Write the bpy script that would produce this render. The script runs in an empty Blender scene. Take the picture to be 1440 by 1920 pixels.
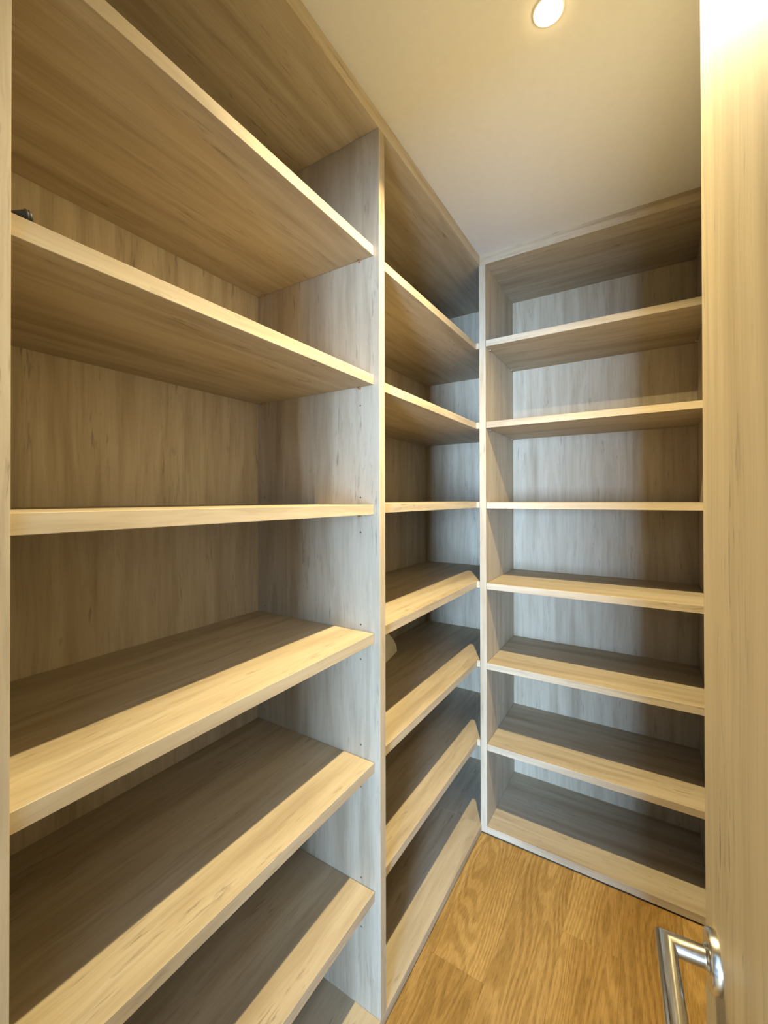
import bpy, bmesh, math, random
from mathutils import Vector, Matrix

random.seed(7)
scene = bpy.context.scene

# ------------------------------------------------------------------ camera
IMG_W, IMG_H = 1440.0, 1920.0
F_PX, CY = 797.27, 931.29
YAW, PITCH, ROLL, CAM_H = 31.9188, 0.2996, -0.1254, 1.4436
cam_data = bpy.data.cameras.new('camera')
cam = bpy.data.objects.new('camera', cam_data)
scene.collection.objects.link(cam)
cam_data.sensor_fit = 'VERTICAL'
cam_data.sensor_height = 24.0
cam_data.lens = F_PX / IMG_H * 24.0
cam_data.shift_y = (CY - IMG_H / 2) / IMG_H
cam_data.clip_start = 0.01
a, b, c = (math.radians(v) for v in (YAW, PITCH, ROLL))
dh = Vector((-math.sin(a), math.cos(a), 0)); rh = Vector((math.cos(a), math.sin(a), 0)); zh = Vector((0, 0, 1))
fwd = dh * math.cos(b) + zh * math.sin(b)
up0 = zh * math.cos(b) - dh * math.sin(b)
rgt = rh * math.cos(c) + up0 * math.sin(c)
upv = up0 * math.cos(c) - rh * math.sin(c)
m = Matrix((rgt, upv, -fwd)).transposed().to_4x4()
m.translation = Vector((0, 0, CAM_H))
cam.matrix_world = m
scene.camera = cam

# ------------------------------------------------------------------ world, lights, exposure
H = 2.5
WIN = dict(x0=0.22, x1=1.30, z0=0.40, z1=2.05, y=-4.1)
LAMP = Vector((-0.18, 0.966, H))
LAMP_POWER = 40.0
LAMP_COLOR = (1.0, 0.83, 0.47)
DAY_POWER = 1080.0
DAY_COLOR = (0.38, 0.61, 1.0)
world = bpy.data.worlds.new('sky'); scene.world = world
world.use_nodes = True
world.node_tree.nodes['Background'].inputs[0].default_value = (0.55, 0.75, 1.0, 1)
world.node_tree.nodes['Background'].inputs[1].default_value = 1.5

ld = bpy.data.lights.new('daylight', 'AREA'); ld.shape = 'RECTANGLE'
ld.size = WIN['x1'] - WIN['x0']; ld.size_y = WIN['z1'] - WIN['z0']
ld.energy = DAY_POWER; ld.color = DAY_COLOR
lo = bpy.data.objects.new('window_daylight', ld); scene.collection.objects.link(lo)
lo.location = ((WIN['x0'] + WIN['x1']) / 2, WIN['y'], (WIN['z0'] + WIN['z1']) / 2)
lo.rotation_euler = (math.radians(90), 0, math.radians(180))
lo.rotation_euler = Vector((0, 1, 0)).to_track_quat('-Z', 'Z').to_euler()

vs = scene.view_settings
vs.view_transform = 'Standard'; vs.look = 'None'; vs.gamma = 1.0; vs.use_curve_mapping = False
vs.exposure = 0.0
scene.cycles.max_bounces = 10
scene.cycles.diffuse_bounces = 3

# ------------------------------------------------------------------ materials
def new_mat(name):
    mt = bpy.data.materials.new(name); mt.use_nodes = True
    nt = mt.node_tree; nt.nodes.clear()
    out = nt.nodes.new('ShaderNodeOutputMaterial'); bs = nt.nodes.new('ShaderNodeBsdfPrincipled')
    nt.links.new(bs.outputs[0], out.inputs[0])
    return mt, nt, bs

def N(nt, typ, **kw):
    n = nt.nodes.new(typ)
    for k, v in kw.items():
        if k.startswith('i_'): n.inputs[int(k[2:])].default_value = v
        else: setattr(n, k, v)
    return n

def coords(nt, scale, rnd=True):
    tc = N(nt, 'ShaderNodeTexCoord'); vec = tc.outputs['Object']
    if rnd:
        oi = N(nt, 'ShaderNodeObjectInfo')
        mul = N(nt, 'ShaderNodeMath', operation='MULTIPLY', i_1=37.0); nt.links.new(oi.outputs['Random'], mul.inputs[0])
        cx = N(nt, 'ShaderNodeCombineXYZ')
        for i in range(3): nt.links.new(mul.outputs[0], cx.inputs[i])
        ad = N(nt, 'ShaderNodeVectorMath', operation='ADD'); nt.links.new(vec, ad.inputs[0]); nt.links.new(cx.outputs[0], ad.inputs[1])
        vec = ad.outputs[0]
    def mp(s):
        q = N(nt, 'ShaderNodeVectorMath', operation='MULTIPLY'); nt.links.new(vec, q.inputs[0]); q.inputs[1].default_value = s
        return q.outputs[0]
    return mp

def axis_scale(axis, along, across):
    s = [across] * 3; s['XYZ'.index(axis)] = along
    return tuple(s)

def noise(nt, vec, detail=3.0, rough=0.55, dist=0.0, scale=1.0):
    n = N(nt, 'ShaderNodeTexNoise'); n.inputs['Scale'].default_value = scale
    n.inputs['Detail'].default_value = detail; n.inputs['Roughness'].default_value = rough; n.inputs['Distortion'].default_value = dist
    nt.links.new(vec, n.inputs['Vector']); return n.outputs[0]

def ramp(nt, val, stops, interp='LINEAR'):
    r = N(nt, 'ShaderNodeValToRGB'); r.color_ramp.interpolation = interp
    el = r.color_ramp.elements
    while len(el) < len(stops): el.new(0.5)
    for e, (p, col) in zip(el, stops): e.position = p; e.color = (*col, 1) if len(col) == 3 else col
    nt.links.new(val, r.inputs[0]); return r.outputs[0]

def mix(nt, fac, c1, c2, blend='MIX'):
    mx = N(nt, 'ShaderNodeMix', data_type='RGBA', blend_type=blend)
    for sock, v in ((mx.inputs[0], fac), (mx.inputs[6], c1), (mx.inputs[7], c2)):
        if isinstance(v, (int, float)): sock.default_value = v
        elif isinstance(v, tuple): sock.default_value = (*v, 1)
        else: nt.links.new(v, sock)
    return mx.outputs[2]

def pale_wood(axis, name='pale_oak_laminate', tint=(1, 1, 1)):
    mt, nt, bs = new_mat(name + '_' + axis.lower())
    mp0 = coords(nt, None)
    # wandering grain: push the pattern sideways a few millimetres along its length
    wn = N(nt, 'ShaderNodeTexNoise'); wn.inputs['Scale'].default_value = 1.0; wn.inputs['Detail'].default_value = 2.0
    nt.links.new(mp0(axis_scale(axis, 5.0, 9.0)), wn.inputs['Vector'])
    sb = N(nt, 'ShaderNodeVectorMath', operation='SUBTRACT'); nt.links.new(wn.outputs[1], sb.inputs[0]); sb.inputs[1].default_value = (.5, .5, .5)
    sc_ = N(nt, 'ShaderNodeVectorMath', operation='SCALE'); nt.links.new(sb.outputs[0], sc_.inputs[0]); sc_.inputs['Scale'].default_value = 0.018
    ad = N(nt, 'ShaderNodeVectorMath', operation='ADD'); nt.links.new(mp0((1, 1, 1)), ad.inputs[0]); nt.links.new(sc_.outputs[0], ad.inputs[1])
    def mp(s_):
        q = N(nt, 'ShaderNodeVectorMath', operation='MULTIPLY'); nt.links.new(ad.outputs[0], q.inputs[0]); q.inputs[1].default_value = s_
        return q.outputs[0]
    broad = noise(nt, mp(axis_scale(axis, 1.0, 11.0)), 3, 0.55, 0.2)
    W = lambda r, g, b_: (r * tint[0], g * tint[1], b_ * tint[2])
    col = ramp(nt, broad, [(0.32, W(.315, .245, .155)), (0.45, W(.385, .310, .205)), (0.56, W(.425, .350, .240)), (0.70, W(.355, .282, .182))])
    band = noise(nt, mp(axis_scale(axis, 2.2, 42.0)), 3, 0.6)
    col = mix(nt, 0.8, col, ramp(nt, band, [(0.34, (0.85, 0.835, 0.81)), (0.47, (1, 1, 1)), (0.62, (1.05, 1.05, 1.06))]), 'MULTIPLY')
    fine = noise(nt, mp(axis_scale(axis, 7.0, 240.0)), 3, 0.6)
    col = mix(nt, 0.7, col, ramp(nt, fine, [(0.33, (0.88, 0.87, 0.85)), (0.52, (1, 1, 1))]), 'MULTIPLY')
    # short dark checks, gathered in patches along the grain
    def mask(a1, c1, lo1, hi1, a2, c2, lo2, hi2, amt):
        crack = noise(nt, mp(axis_scale(axis, a1, c1)), 3, 0.62, 0.4)
        patch = noise(nt, mp(axis_scale(axis, a2, c2)), 2, 0.5)
        cm = ramp(nt, crack, [(lo1, (0, 0, 0)), (hi1, (1, 1, 1))]); pm = ramp(nt, patch, [(lo2, (0, 0, 0)), (hi2, (1, 1, 1))])
        m2 = N(nt, 'ShaderNodeMath', operation='MULTIPLY'); nt.links.new(cm, m2.inputs[0]); nt.links.new(pm, m2.inputs[1])
        m3 = N(nt, 'ShaderNodeMath', operation='MULTIPLY', i_1=amt); nt.links.new(m2.outputs[0], m3.inputs[0])
        return m3.outputs[0]
    col = mix(nt, mask(13.0, 120.0, .58, .68, 2.6, 19.0, .50, .62, .60), col, (0.15, 0.115, 0.075))
    col = mix(nt, mask(5.0, 60.0, .54, .70, 1.4, 9.0, .50, .66, .45), col, (0.21, 0.155, 0.095))
    nt.links.new(col, bs.inputs['Base Color'])
    bs.inputs['Roughness'].default_value = 0.55
    bs.inputs['Specular IOR Level'].default_value = 0.3
    bp = N(nt, 'ShaderNodeBump'); bp.inputs['Strength'].default_value = 0.12; bp.inputs['Distance'].default_value = 0.0006
    nt.links.new(fine, bp.inputs['Height']); nt.links.new(bp.outputs[0], bs.inputs['Normal'])
    return mt

WX, WY, WZ = pale_wood('X'), pale_wood('Y'), pale_wood('Z')
WDOOR = pale_wood('Z', 'door_oak_laminate', (1.30, 1.24, 1.05))

def oak_floor():
    mt, nt, bs = new_mat('golden_oak_plank')
    mp = coords(nt, None)
    n1 = noise(nt, mp((5.5, 0.75, 5.5)), 2.0, 0.4, 0.0)
    k = N(nt, 'ShaderNodeMath', operation='MULTIPLY', i_1=190.0); nt.links.new(n1, k.inputs[0])
    sn = N(nt, 'ShaderNodeMath', operation='SINE'); nt.links.new(k.outputs[0], sn.inputs[0])
    sv = N(nt, 'ShaderNodeMath', operation='MULTIPLY_ADD', i_1=0.5, i_2=0.5); nt.links.new(sn.outputs[0], sv.inputs[0])
    wob = noise(nt, mp((150, 12, 150)), 3, 0.6)
    sv2 = N(nt, 'ShaderNodeMath', operation='MULTIPLY_ADD', i_1=0.6); nt.links.new(wob, sv2.inputs[0]); nt.links.new(sv.outputs[0], sv2.inputs[2])
    bands = ramp(nt, sv2.outputs[0], [(0.55, (0, 0, 0)), (1.15, (1, 1, 1))])
    broad = noise(nt, mp((5, 0.8, 5)), 2, 0.5)
    base = ramp(nt, broad, [(0.3, (0.225, 0.118, 0.024)), (0.5, (0.262, 0.146, 0.036)), (0.7, (0.335, 0.198, 0.055))])
    lines = mix(nt, bands, base, mix(nt, 1.0, base, (1.5, 1.58, 1.9), 'MULTIPLY'))
    col = mix(nt, 0.5, base, lines)
    fine = noise(nt, mp((300, 26, 300)), 3, 0.65)
    col = mix(nt, 0.8, col, ramp(nt, fine, [(0.34, (0.68, 0.64, 0.58)), (0.5, (1, 1, 1)), (0.68, (1.16, 1.18, 1.2))]), 'MULTIPLY')
    oi = N(nt, 'ShaderNodeObjectInfo')
    tone = N(nt, 'ShaderNodeMath', operation='MULTIPLY_ADD', i_1=0.12, i_2=0.94); nt.links.new(oi.outputs['Random'], tone.inputs[0])
    cc = N(nt, 'ShaderNodeCombineColor')
    for i in range(3): nt.links.new(tone.outputs[0], cc.inputs[i])
    col = mix(nt, 1.0, col, cc.outputs[0], 'MULTIPLY')
    nt.links.new(col, bs.inputs['Base Color'])
    bs.inputs['Roughness'].default_value = 0.5
    bs.inputs['Specular IOR Level'].default_value = 0.35
    bp = N(nt, 'ShaderNodeBump'); bp.inputs['Strength'].default_value = 0.25; bp.inputs['Distance'].default_value = 0.0008
    nt.links.new(fine, bp.inputs['Height']); nt.links.new(bp.outputs[0], bs.inputs['Normal'])
    return mt
OAK = oak_floor()

def plain(name, col, rough=0.6, metal=0.0, var=0.04, nscale=12.0, bump=0.0):
    mt, nt, bs = new_mat(name)
    mp = coords(nt, None, False)
    n = noise(nt, mp((nscale,) * 3), 4, 0.6)
    lo_ = tuple(x * (1 - var) for x in col); hi_ = tuple(min(1, x * (1 + var)) for x in col)
    nt.links.new(ramp(nt, n, [(0.35, lo_), (0.65, hi_)]), bs.inputs['Base Color'])
    bs.inputs['Roughness'].default_value = rough; bs.inputs['Metallic'].default_value = metal
    if bump:
        bp = N(nt, 'ShaderNodeBump'); bp.inputs['Strength'].default_value = bump; bp.inputs['Distance'].default_value = 0.002
        nt.links.new(n, bp.inputs['Height']); nt.links.new(bp.outputs[0], bs.inputs['Normal'])
    return mt
PAINT = plain('ceiling_paint', (0.61, 0.595, 0.56), 0.85, 0, 0.015, 40)
WALLP = plain('wall_paint', (0.72, 0.69, 0.63), 0.85, 0, 0.02, 30)
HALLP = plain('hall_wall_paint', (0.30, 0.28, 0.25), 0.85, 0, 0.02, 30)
BLACK = plain('black_rubber', (0.012, 0.011, 0.011), 0.5, 0, 0.1, 60)
DARKGAP = plain('shadow_gap_dark', (0.025, 0.020, 0.016), 0.8, 0, 0.1, 40)  # near-black: paints the shadow gap under the bottom boards; also the subfloor
PIN = plain('nickel_pin', (0.62, 0.45, 0.34), 0.3, 1.0, 0.05, 80)
WHITE = plain('white_trim', (0.85, 0.83, 0.78), 0.4, 0, 0.01, 30)
PAPER = plain('cream_paper', (0.80, 0.74, 0.58), 0.8, 0, 0.05, 25, 0.3)
FRAME = plain('window_frame_paint', (0.8, 0.8, 0.8), 0.5, 0, 0.01, 30)

def brushed():
    mt, nt, bs = new_mat('brushed_steel')
    mp = coords(nt, None, False)
    n = noise(nt, mp((300, 30, 300)), 3, 0.6)
    nt.links.new(ramp(nt, n, [(0.3, (0.52, 0.50, 0.46)), (0.7, (0.68, 0.66, 0.61))]), bs.inputs['Base Color'])
    bs.inputs['Metallic'].default_value = 1.0; bs.inputs['Roughness'].default_value = 0.2
    return mt
STEEL = brushed()

def glow(name, col, strength):
    mt, nt, bs = new_mat(name)
    mp = coords(nt, None, False); n = noise(nt, mp((50,) * 3), 2)
    nt.links.new(ramp(nt, n, [(0.3, col), (0.7, col)]), bs.inputs['Emission Color'])
    bs.inputs['Emission Strength'].default_value = strength
    return mt
LENS = glow('downlight_lens_glow', (1.0, 0.74, 0.36), 36.0)

def glass_mat():
    mt, nt, bs = new_mat('window_glass')
    mp = coords(nt, None, False); n = noise(nt, mp((3,) * 3), 2)
    nt.links.new(ramp(nt, n, [(0.3, (0.97, 0.99, 0.98)), (0.7, (1, 1, 1))]), bs.inputs['Base Color'])
    bs.inputs['Transmission Weight'].default_value = 1.0; bs.inputs['Roughness'].default_value = 0.0; bs.inputs['IOR'].default_value = 1.01
    return mt
GLASS = glass_mat()

# ------------------------------------------------------------------ helpers
COL = scene.collection
def empty(name, loc=(0, 0, 0)):
    o = bpy.data.objects.new(name, None); o.location = loc; o.empty_display_size = 0.05; COL.objects.link(o); return o

def tag(o, label=None, cat=None, group=None, kind=None):
    for k, v in (('label', label), ('category', cat), ('group', group), ('kind', kind)):
        if v: o[k] = v
    return o

def link(name, bm, mat, parent=None, smooth=False):
    """bm is in world coordinates; parents sit unrotated, so subtract their world place"""
    off = Vector((0, 0, 0)); p = parent
    while p is not None: off += p.location; p = p.parent
    bmesh.ops.translate(bm, verts=bm.verts, vec=-off)
    me = bpy.data.meshes.new(name); bm.normal_update(); bm.to_mesh(me); bm.free()
    for mt in (mat if isinstance(mat, (list, tuple)) else [mat]): me.materials.append(mt)
    if smooth:
        for p_ in me.polygons: p_.use_smooth = True
    o = bpy.data.objects.new(name, me); COL.objects.link(o)
    if parent is not None: o.parent = parent
    return o

def box_bm(x0, x1, y0, y1, z0, z1, bev=0.0007, bm=None):
    own = bm is None
    if own: bm = bmesh.new()
    r = bmesh.ops.create_cube(bm, size=1.0)
    for v in r['verts']:
        v.co = Vector((x0 + (v.co.x + .5) * (x1 - x0), y0 + (v.co.y + .5) * (y1 - y0), z0 + (v.co.z + .5) * (z1 - z0)))
    if bev and own:
        bmesh.ops.bevel(bm, geom=bm.edges[:], offset=bev, segments=1, affect='EDGES', profile=0.5)
    return bm

def board(name, x0, x1, y0, y1, z0, z1, mat, parent=None, bev=0.0007):
    return link(name, box_bm(x0, x1, y0, y1, z0, z1, bev), mat, parent)

def prism_bm(pts, z0, z1, bev=0.0007):
    bm = bmesh.new()
    lo_ = [bm.verts.new((x, y, z0)) for x, y in pts]; hi_ = [bm.verts.new((x, y, z1)) for x, y in pts]
    n = len(pts)
    bm.faces.new(list(reversed(lo_))); bm.faces.new(hi_)
    for i in range(n): bm.faces.new((lo_[i], lo_[(i + 1) % n], hi_[(i + 1) % n], hi_[i]))
    bmesh.ops.recalc_face_normals(bm, faces=bm.faces[:])
    if bev: bmesh.ops.bevel(bm, geom=bm.edges[:], offset=bev, segments=1, affect='EDGES', profile=0.5)
    return bm

def cyl_bm(p0, p1, r0, r1=None, seg=24, bm=None, caps=True):
    if bm is None: bm = bmesh.new()
    p0, p1 = Vector(p0), Vector(p1); r1 = r0 if r1 is None else r1
    d = (p1 - p0); q = Vector((0, 0, 1)).rotation_difference(d.normalized()).to_matrix().to_4x4()
    mt = Matrix.Translation((p0 + p1) / 2) @ q
    bmesh.ops.create_cone(bm, cap_ends=caps, segments=seg, radius1=r0, radius2=r1, depth=d.length, matrix=mt)
    return bm

def lathe_bm(prof, seg=48, origin=(0, 0, 0), flip=False):
    bm = bmesh.new(); rings = []
    for r, z in prof:
        if r < 1e-6: rings.append([bm.verts.new((0, 0, z))])
        else: rings.append([bm.verts.new((r * math.cos(2 * math.pi * i / seg), r * math.sin(2 * math.pi * i / seg), z)) for i in range(seg)])
    for A, B in zip(rings, rings[1:]):
        for i in range(seg):
            j = (i + 1) % seg
            if len(A) == 1: bm.faces.new((A[0], B[j], B[i]))
            elif len(B) == 1: bm.faces.new((A[i], A[j], B[0]))
            else: bm.faces.new((A[i], A[j], B[j], B[i]))
    bmesh.ops.recalc_face_normals(bm, faces=bm.faces[:])
    bmesh.ops.translate(bm, verts=bm.verts, vec=Vector(origin))
    return bm

# ------------------------------------------------------------------ measured layout (metres)
XF = -0.6196                  # front plane of the left unit
YL0, YL = 0.159, 0.187        # left end panel
YD1, YD2 = 0.9724, 1.0005     # divider
XP1, XP2 = -0.6238, -0.5957   # left side panel of the back unit
YB = 1.787                    # front plane of the back unit
REC = 0.018
XW, YW = -1.0962, 2.2228      # inner faces of the backs
XR1, XR2 = 0.176, 0.204       # right side panel of the back unit
Z0, S, T = 0.0365, 0.3485, 0.0271
TOP0, TOP1 = 2.456, 2.484
DA = {1: -.0095, 2: -.0082, 3: -.0056, 4: -.0025, 5: .0042, 6: .010}
DB = {1: .0130, 2: .0073, 3: .0018, 4: .0003, 5: -.0037, 6: -.0057}
DC = {1: .0038, 2: .0033, 3: -.0019, 4: -.0021, 5: -.0033, 6: .0003}
def zk(k, d): return Z0 + S * k + d[k]

# ------------------------------------------------------------------ setting
XL_WALL, XR_WALL, YBK_WALL = -1.115, 0.206, 2.242
YFR = -0.06; YFR2 = -0.18     # doorway wall
AX0, AX1, AY0 = -2.3, 2.0, -4.1
floor = tag(empty('floor', (0, 0, 0)), kind='structure')
base = board('subfloor', AX0 - .1, AX1 + .1, AY0 - .15, YBK_WALL + .1, -0.10, -0.0105, DARKGAP, floor, 0)
rows_x0 = -0.6005 - 0.171 * 10
cuts = {10: 1.235, 11: 0.92, 12: 1.526, 13: 0.93, 14: 1.33, 9: 0.8}
for i in range(26):
    x0 = rows_x0 + 0.1715 * i; x1 = x0 + 0.1715
    x0c, x1c = max(x0, AX0), min(x1, AX1)
    if x1c - x0c < 0.01: continue
    ytop = YBK_WALL if (x1 > XF - .06 and x0 < XR_WALL) else (0.159 if x1 < XF - .06 else YFR2 + .05)
    cut = cuts.get(i, 0.3 + (i * 0.437) % 1.2)
    ys = [cut + 1.22 * k for k in range(-6, 3)]
    ys = [AY0] + [y for y in ys if AY0 + .05 < y < ytop - .03] + [ytop]
    for y0, y1 in zip(ys, ys[1:]):
        g = 0.0001
        board('plank', x0c + g, x1c - g, y0 + g, y1 - g, -0.010, 0.0, OAK, floor, 0.00015)

def struct(name, boxes, mat):
    bm = bmesh.new()
    for bx in boxes: box_bm(*bx, bev=0, bm=bm)
    return tag(link(name, bm, mat), kind='structure')
WT = 0.1
struct('ceiling', [(AX0 - WT, AX1 + WT, AY0 - WT, YBK_WALL + WT, H, H + .1)], PAINT)
struct('wall_left', [(XL_WALL - WT, XL_WALL, YFR2, YBK_WALL + WT, 0, H)], WALLP)
struct('wall_back', [(XL_WALL, XR_WALL + WT, YBK_WALL, YBK_WALL + WT, 0, H)], WALLP)
struct('wall_right', [(XR_WALL, XR_WALL + WT, YFR, YBK_WALL, 0, H)], WALLP)
DOOR_X0, DOOR_X1, DOOR_H = -0.535, 0.118, 2.08
struct('wall_front', [(XL_WALL, XF - .01, YFR, 0.155, 0, H), (XL_WALL, DOOR_X0, YFR2, YFR, 0, H), (DOOR_X0, DOOR_X1, YFR2, YFR, DOOR_H, H),
                      (DOOR_X1, XR_WALL + WT, YFR2, YFR, 0, H), (AX0, XL_WALL - WT, YFR2, YFR, 0, H), (XR_WALL + WT, AX1, YFR2, YFR, 0, H)], WALLP)
struct('wall_hall_left', [(AX0 - WT, AX0, AY0 - WT, YFR, 0, H)], HALLP)
struct('wall_hall_right', [(AX1, AX1 + WT, AY0 - WT, YFR, 0, H)], HALLP)
struct('wall_hall_window', [(AX0, WIN['x0'] - .05, AY0 - WT, AY0, 0, H), (WIN['x1'] + .05, AX1, AY0 - WT, AY0, 0, H),
                            (WIN['x0'] - .05, WIN['x1'] + .05, AY0 - WT, AY0, 0, WIN['z0'] - .05),
                            (WIN['x0'] - .05, WIN['x1'] + .05, AY0 - WT, AY0, WIN['z1'] + .05, H)], HALLP)
win = tag(empty('window_1', (0.71, AY0 - .06, WIN['z0'] - .05)), kind='structure')
bm = bmesh.new()
wy0, wy1 = AY0 - .08, AY0 - .03
for bx in [(WIN['x0'] - .05, WIN['x0'], wy0, wy1, WIN['z0'] - .05, WIN['z1'] + .05), (WIN['x1'], WIN['x1'] + .05, wy0, wy1, WIN['z0'] - .05, WIN['z1'] + .05),
           (WIN['x0'], WIN['x1'], wy0, wy1, WIN['z0'] - .05, WIN['z0']), (WIN['x0'], WIN['x1'], wy0, wy1, WIN['z1'], WIN['z1'] + .05),
           (.69, .73, wy0, wy1, WIN['z0'], WIN['z1'])]: box_bm(*bx, bev=0, bm=bm)
link('window_frame', bm, FRAME, win)
for xa, xb in ((WIN['x0'], .69), (.73, WIN['x1'])):
    board('pane', xa, xb, AY0 - .058, AY0 - .052, WIN['z0'], WIN['z1'], GLASS, win, 0)
struct('hall_light_blocker', [(AX0, -0.28, -0.65, -0.50, 0, H)], HALLP)  # unseen wall stub, added to keep daylight off the divider's rear
# door frame lining
bm = bmesh.new()
for bx in [(DOOR_X0 - .0, DOOR_X0 + .012, YFR2 - .01, YFR + .006, 0, DOOR_H), (DOOR_X1 - .012, DOOR_X1, YFR2 - .01, YFR + .006, 0, DOOR_H),
           (DOOR_X0 + .012, DOOR_X1 - .012, YFR2 - .01, YFR + .006, DOOR_H - .012, DOOR_H)]: box_bm(*bx, bev=0, bm=bm)
tag(link('trim_1', bm, WHITE), kind='structure')

# ------------------------------------------------------------------ left shelving unit (two bays)
ZP = 0.0085                   # underside of the bottom boards
left = tag(empty('shelving_unit', (XF - .24, 1.19, 0)),
           'tall two-bay pale oak open shelving unit filling the left side, floor to ceiling', 'shelves', 'built-in pale oak shelving units')
board('shadow_gap_plinth', XW + .02, XF - .006, YL0 + .004, YB - .002, 0.0, ZP, DARKGAP, left, 0)  # recessed strip, coloured dark as the shade under the bottom board
board('bottom_board', XW - .012, XF, YL0, YB - .0004, ZP, Z0, WY, left)
board('bottom_board', XW - .012, XP1 - .0006, YB + .0004, YW + .012, ZP, Z0, WY, left)
board('side_panel', XW - .012, XF, YL0, YL, Z0 + .0002, TOP0 - .0002, WZ, left)
top = link('top_board', prism_bm([(XW - .012, YL0), (XF, YL0), (XF, YB - .0006), (XP1 - .0006, YB - .0006), (XP1 - .0006, YW + .012), (XW - .012, YW + .012)], TOP0, TOP1), WY, left)
board('scribe_strip', XF - .03, XF - .0015, YL0, YB - .0008, TOP1 + .0003, H, WY, left, 0)

# divider with drilled shelf-pin holes
def drilled_panel(name, x0, x1, y0, y1, z0, z1, holes, parent, axis='Y'):
    o = board(name, x0, x1, y0, y1, z0, z1, WZ, parent)
    cb = bmesh.new()
    for (px, z) in holes:
        if axis == 'Y': cyl_bm((px, y0 - .005, z), (px, y0 + .010, z), 0.0026, seg=12, bm=cb)
        else: cyl_bm((x1 + .005, px, z), (x1 - .010, px, z), 0.0026, seg=12, bm=cb)
    co = link('hole_cutter', cb, WZ, parent)
    md = o.modifiers.new('holes', 'BOOLEAN'); md.operation = 'DIFFERENCE'; md.solver = 'EXACT'; md.object = co
    bpy.context.view_layer.update()
    dg = bpy.context.evaluated_depsgraph_get()
    me = bpy.data.meshes.new_from_object(o.evaluated_get(dg))
    o.modifiers.clear(); old = o.data; o.data = me; me.name = name
    bpy.data.meshes.remove(old); cm = co.data; bpy.data.objects.remove(co); bpy.data.meshes.remove(cm)
    return o
HF, HR = -0.6829, -1.0657
fz = [1.7043, 1.4476, 1.3509, 1.0938, 0.9974, 0.7400 + .02, 0.6440, 0.3931, 0.2572, 2.102 + .06]
rz = [1.7057, 1.4493, 1.3539, 1.0956, 0.9974, 0.7600, 0.6440, 0.3931, 2.162]
drilled_panel('divider', XW + .0004, XF, YD1, YD2, Z0 + .0002, TOP0 - .0002, [(HF, z) for z in fz] + [(HR, z) for z in rz], left)
board('back_panel', XW - .012, XW, YL + .0002, YD1 + .014, Z0 + .0002, TOP0 - .0002, WZ, left, 0)
board('back_panel', XW - .012, XW, YD1 + .0143, YW, Z0 + .0002, TOP0 - .0002, WZ, left, 0)
board('end_panel', XW - .012, XP1 - .0006, YW, YW + .012, Z0 + .0002, TOP0 - .0002, WZ, left, 0)

pin_bm = lathe_bm([(0, .012), (.0025, .012), (.0025, .004), (.0045, .004), (.0045, .001), (.0038, 0), (0, 0)], 14)
pin_me = bpy.data.meshes.new('shelf_pin'); pin_bm.to_mesh(pin_me); pin_bm.free(); pin_me.materials.append(PIN)
def pins(shelf, places, base):
    for (x, y, z, d) in places:
        o = bpy.data.objects.new('shelf_pin', pin_me); COL.objects.link(o); o.parent = shelf
        o.location = Vector((x, y, z)) - Vector(base)
        o.rotation_euler = Vector(d).to_track_quat('Z', 'Y').to_euler()

LB = Vector((XF - .24, 1.19, 0))
for k in range(1, 7):
    z = zk(k, DA)
    s_ = board('shelf', XW + .0005, XF - REC, YL + .0008, YD1 - .0008, z - T, z, WY, left)
    zp = z - T - .0026
    pins(s_, [(HF, YD1 - .0092, zp, (0, 1, 0)), (HR, YD1 - .0092, zp, (0, 1, 0)), (HF, YL + .0092, zp, (0, -1, 0)), (HR, YL + .0092, zp, (0, -1, 0))], LB)
for k in range(1, 7):
    z = zk(k, DB)
    s_ = link('shelf', prism_bm([(XW + .0005, YD2 + .0008), (XF - REC, YD2 + .0008), (XF - REC, YB), (XP1 - .0008, YB), (XP1 - .0008, YW - .0006), (XW + .0005, YW - .0006)], z - T, z), WY, left)
    zp = z - T - .0026
    pins(s_, [(HF, YD2 + .0092, zp, (0, -1, 0)), (HR, YD2 + .0092, zp, (0, -1, 0)), (HF, YW - .0092, zp, (0, 1, 0)), (HR, YW - .0092, zp, (0, 1, 0))], LB)

# ------------------------------------------------------------------ back shelving unit
bk = tag(empty('shelving_unit', ((XP1 + XR2) / 2, YB + .2, 0)),
         'single-bay pale oak shelving unit standing across the far end, facing the doorway', 'shelves', 'built-in pale oak shelving units')
BB = bk.location.copy()
board('shadow_gap_plinth', XP1 + .004, XR2 - .004, YB + .006, YW - .02, 0, ZP, DARKGAP, bk, 0)  # same painted shadow gap below the back unit
board('bottom_board', XP2 + .0002, XR1 - .0002, YB, YW + .012, ZP, Z0, WX, bk)
board('side_panel', XP1, XP2, YB, YW + .012, ZP, TOP0 - .0002, WZ, bk)
board('side_panel', XR1, XR2, YB, YW + .012, ZP, TOP0 - .0002, WZ, bk)
board('top_board', XP1, XR2, YB, YW + .012, TOP0, TOP1, WX, bk)
board('scribe_strip', XP1 + .0002, XR2 - .0002, YB + .0015, YB + .03, TOP1 + .0003, H, WX, bk, 0)
board('back_panel', XP2 + .0002, XR1 - .0002, YW, YW + .012, Z0 + .0002, TOP0 - .0002, WZ, bk, 0)
for k in range(1, 7):
    z = zk(k, DC)
    s_ = board('shelf', XP2 + .0008, XR1 - .0008, YB + .0015, YW - .0006, z - T, z, WX, bk)
    zp = z - T - .0026
    pins(s_, [(XP2 + .0092, YB + .05, zp, (-1, 0, 0)), (XP2 + .0092, YW - .04, zp, (-1, 0, 0)), (XR1 - .0092, YB + .05, zp, (1, 0, 0)), (XR1 - .0092, YW - .04, zp, (1, 0, 0))], BB)

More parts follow.
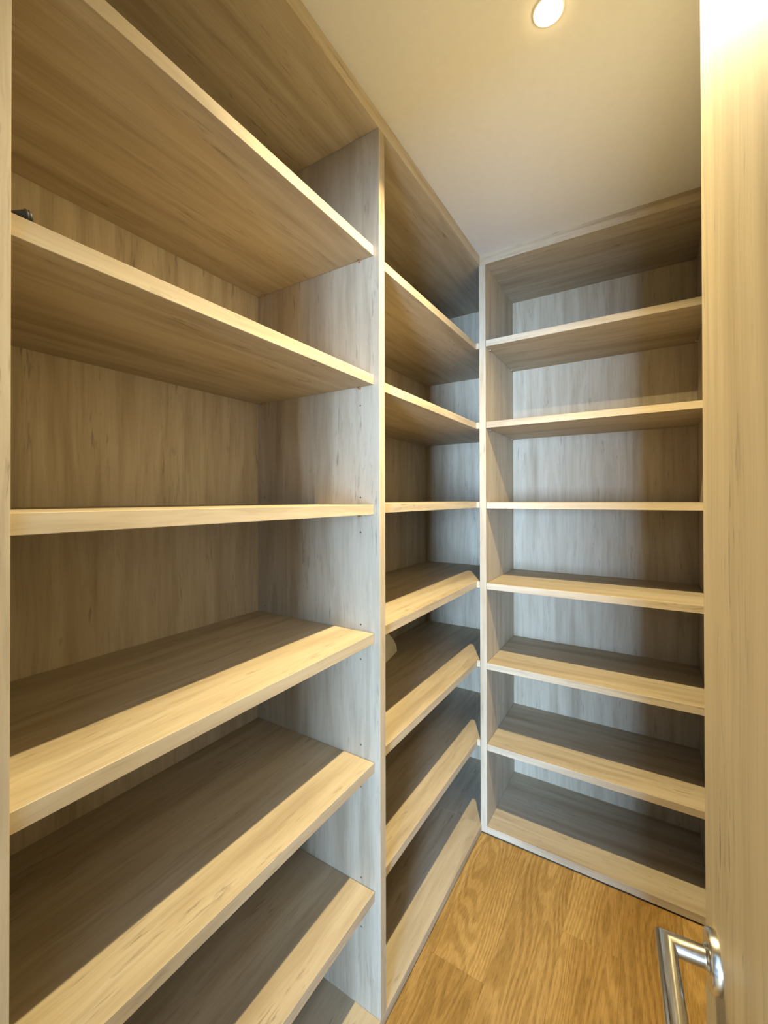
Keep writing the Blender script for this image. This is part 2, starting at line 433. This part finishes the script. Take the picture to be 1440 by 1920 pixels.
# ------------------------------------------------------------------ ceiling downlight
lamp = tag(empty('ceiling_downlight', LAMP), 'small round recessed downlight glowing warm white in the ceiling', 'ceiling light')
link('lens', lathe_bm([(.0285, -.0008), (.027, -.005), (.020, -.0085), (.010, -.010), (0, -.0105)], 40, LAMP), LENS, lamp, True)
link('trim_ring', lathe_bm([(.0285, -.0001), (.0287, -.0028), (.0300, -.0030), (.0325, -.0018), (.0332, -.0001)], 48, LAMP), WHITE, lamp, True)
ll = bpy.data.lights.new('downlight_bulb', 'AREA'); ll.shape = 'DISK'; ll.size = 0.026; ll.spread = math.radians(138)
ll.energy = LAMP_POWER; ll.color = LAMP_COLOR
llo = bpy.data.objects.new('downlight_bulb', ll); COL.objects.link(llo); llo.parent = lamp
llo.location = (0, 0, -.0125)

# ------------------------------------------------------------------ door, standing open against the right
TH = math.radians(4.4)
td = Vector((-math.sin(TH), math.cos(TH), 0)); nd = Vector((-math.cos(TH), -math.sin(TH), 0))
EDGE = Vector((.0489, .564, 0)); LEAF = 0.618
def door_box(s0, s1, n0, n1, z0, z1, bev=.0012):
    """s from the free edge back to the hinge, n out from the face into the room"""
    bm = box_bm(s0, s1, n0, n1, z0, z1, bev)
    mt = Matrix((( -td.x, nd.x, 0, EDGE.x), (-td.y, nd.y, 0, EDGE.y), (0, 0, 1, 0), (0, 0, 0, 1)))
    bmesh.ops.transform(bm, matrix=mt, verts=bm.verts)
    bmesh.ops.recalc_face_normals(bm, faces=bm.faces[:])
    return bm
door = tag(empty('door_1', tuple(EDGE - td * LEAF)), kind='structure')
link('door_leaf', door_box(0, LEAF, -.04, 0, .006, 2.045), WDOOR, door)
for zz in (.25, 1.02, 1.80):
    link('hinge', cyl_bm(tuple(EDGE - td * (LEAF + .004) + nd * .004 + Vector((0, 0, zz - .04))), tuple(EDGE - td * (LEAF + .004) + nd * .004 + Vector((0, 0, zz + .04))), .006), STEEL, door, True)
ZH = 1.005
PR = EDGE - td * .055 + Vector((0, 0, ZH))
handle = tag(link('door_handle', (lambda bm: bm)(bmesh.new()), STEEL, door))
def sweep_lever():
    """mitred L of round bar: neck out of the rose, grip back along the door"""
    bm = bmesh.new(); R = .0088; seg = 24
    L = .041; G = .125
    p0 = PR + nd * .006; p1 = PR + nd * L; p2 = p1 - td * G
    mit = (nd + td).normalized()            # mitre plane normal
    rings = []
    def ring(p, d, plane_n):
        e1 = Vector((0, 0, 1)); e2 = d.cross(e1).normalized(); vs = []
        for i in range(seg):
            t = 2 * math.pi * i / seg
            q = e1 * math.cos(t) * R + e2 * math.sin(t) * R
            q -= d * (q.dot(plane_n) / d.dot(plane_n))
            vs.append(bm.verts.new(p + q))
        return vs
    pn = (nd - (-td)).normalized()
    mn = (nd + (-td)).normalized()
    A = ring(p0, nd, nd)
    B = []
    e1 = Vector((0, 0, 1))
    for i in range(seg):                    # mitre ring shared by both bars
        t = 2 * math.pi * i / seg
        e2 = nd.cross(e1).normalized()
        q = e1 * math.cos(t) * R + e2 * math.sin(t) * R
        q -= nd * (q.dot(mn) / nd.dot(mn)) if False else nd * 0
        s_ = q.dot(td)
        B.append(bm.verts.new(p1 + q + nd * s_))
    # grip rings
    C1, C2 = [], []
    for i in range(seg):
        t = 2 * math.pi * i / seg
        e2 = nd.cross(e1).normalized()
        q = e1 * math.cos(t) * R + e2 * math.sin(t) * R
        s_ = q.dot(td)                      # across the grip this becomes the offset along nd
        base = e1 * q.z + nd * s_
        C1.append(bm.verts.new(p2 + base + td * .0015)); C2.append(bm.verts.new(p2 + base * .86))
    for X, Y in ((A, B), (B, C1), (C1, C2)):
        for i in range(seg):
            j = (i + 1) % seg; bm.faces.new((X[i], X[j], Y[j], Y[i]))
    bm.faces.new(C2); bm.faces.new(list(reversed(A)))
    bmesh.ops.recalc_face_normals(bm, faces=bm.faces[:])
    return bm
lev = link('lever', sweep_lever(), STEEL, handle, True)
md = lev.modifiers.new('split', 'EDGE_SPLIT'); md.split_angle = math.radians(35)
def disc(center_n, r, prof, zoff=0, name='rose'):
    bm = lathe_bm(prof, 48)
    q = Vector((0, 0, 1)).rotation_difference(nd).to_matrix().to_4x4()
    bmesh.ops.transform(bm, matrix=Matrix.Translation(PR + Vector((0, 0, zoff))) @ q, verts=bm.verts)
    o = link(name, bm, STEEL, handle, True)
    mm = o.modifiers.new('split', 'EDGE_SPLIT'); mm.split_angle = math.radians(40)
    return o
disc(0, .03, [(.0240, 0), (.0240, .0065), (.0230, .0078), (.0118, .0080), (.0110, .0095), (.0105, .010), (0, .010)])

# ------------------------------------------------------------------ small things on the shelves
# black plug on the second shelf, beside the left end panel
ztop = zk(5, DA)
PX, PZ = XF - REC - .0085, ztop + .0084
plug = empty('rubber_plug', (PX, .205, ztop))
tag(plug, 'small black rubber plug lying on the second shelf from the top, at its left end', 'plug')
def plug_part(name, prof):
    bm = lathe_bm(prof, 24)
    tip = Vector((-.25, -.95, -.20)).normalized()
    q = Vector((0, 0, -1)).rotation_difference(tip).to_matrix().to_4x4()
    bmesh.ops.transform(bm, matrix=Matrix.Translation(Vector((PX, .2125, PZ))) @ q, verts=bm.verts)
    return link(name, bm, BLACK, plug, True)
plug_part('plug_body', [(0, -.030), (.0026, -.0295), (.0034, -.022), (.0046, -.014), (.0068, -.007), (.0076, -.002), (.0076, .0008), (.0060, .0028), (0, .0034)])
plug_part('flange', [(.0076, -.0045), (.0083, -.0040), (.0083, -.0016), (.0076, -.0010)])

# cream paper packet on the fifth shelf of the right-hand bay
zs = zk(2, DB)
bm = bmesh.new()
lev_pts = [(0.0, 1.0, 0.0), (0.006, 1.0, 0.0), (0.03, 1.0, -.006), (0.06, .95, -.022), (0.10, .84, -.05), (0.15, .70, -.07), (0.19, .60, -.08), (.20, .54, -.08)]
foot = [(-.950, 1.50), (-.968, 1.60), (-.988, 1.695), (-1.03, 1.705), (-1.075, 1.69), (-1.08, 1.60), (-1.075, 1.47), (-1.01, 1.46)]
cxm = sum(p[0] for p in foot) / 8; cym = sum(p[1] for p in foot) / 8
rings = []
for h_, sc, dy in lev_pts:
    rings.append([bm.verts.new((cxm + (x - cxm) * (sc if h_ else 1) + random.uniform(-.003, .003) * (h_ > 0), cym + (y - cym) * sc + dy + random.uniform(-.004, .004) * (h_ > 0), zs + .0006 + h_)) for x, y in foot])
for A, B in zip(rings, rings[1:]):
    for i in range(8): bm.faces.new((A[i], A[(i + 1) % 8], B[(i + 1) % 8], B[i]))
bm.faces.new(rings[0]); bm.faces.new(rings[-1])
bmesh.ops.recalc_face_normals(bm, faces=bm.faces[:])
pk = link('paper_packet', bm, PAPER)
tag(pk, 'cream crumpled paper packet on a corner-bay shelf behind the divider', 'packet')
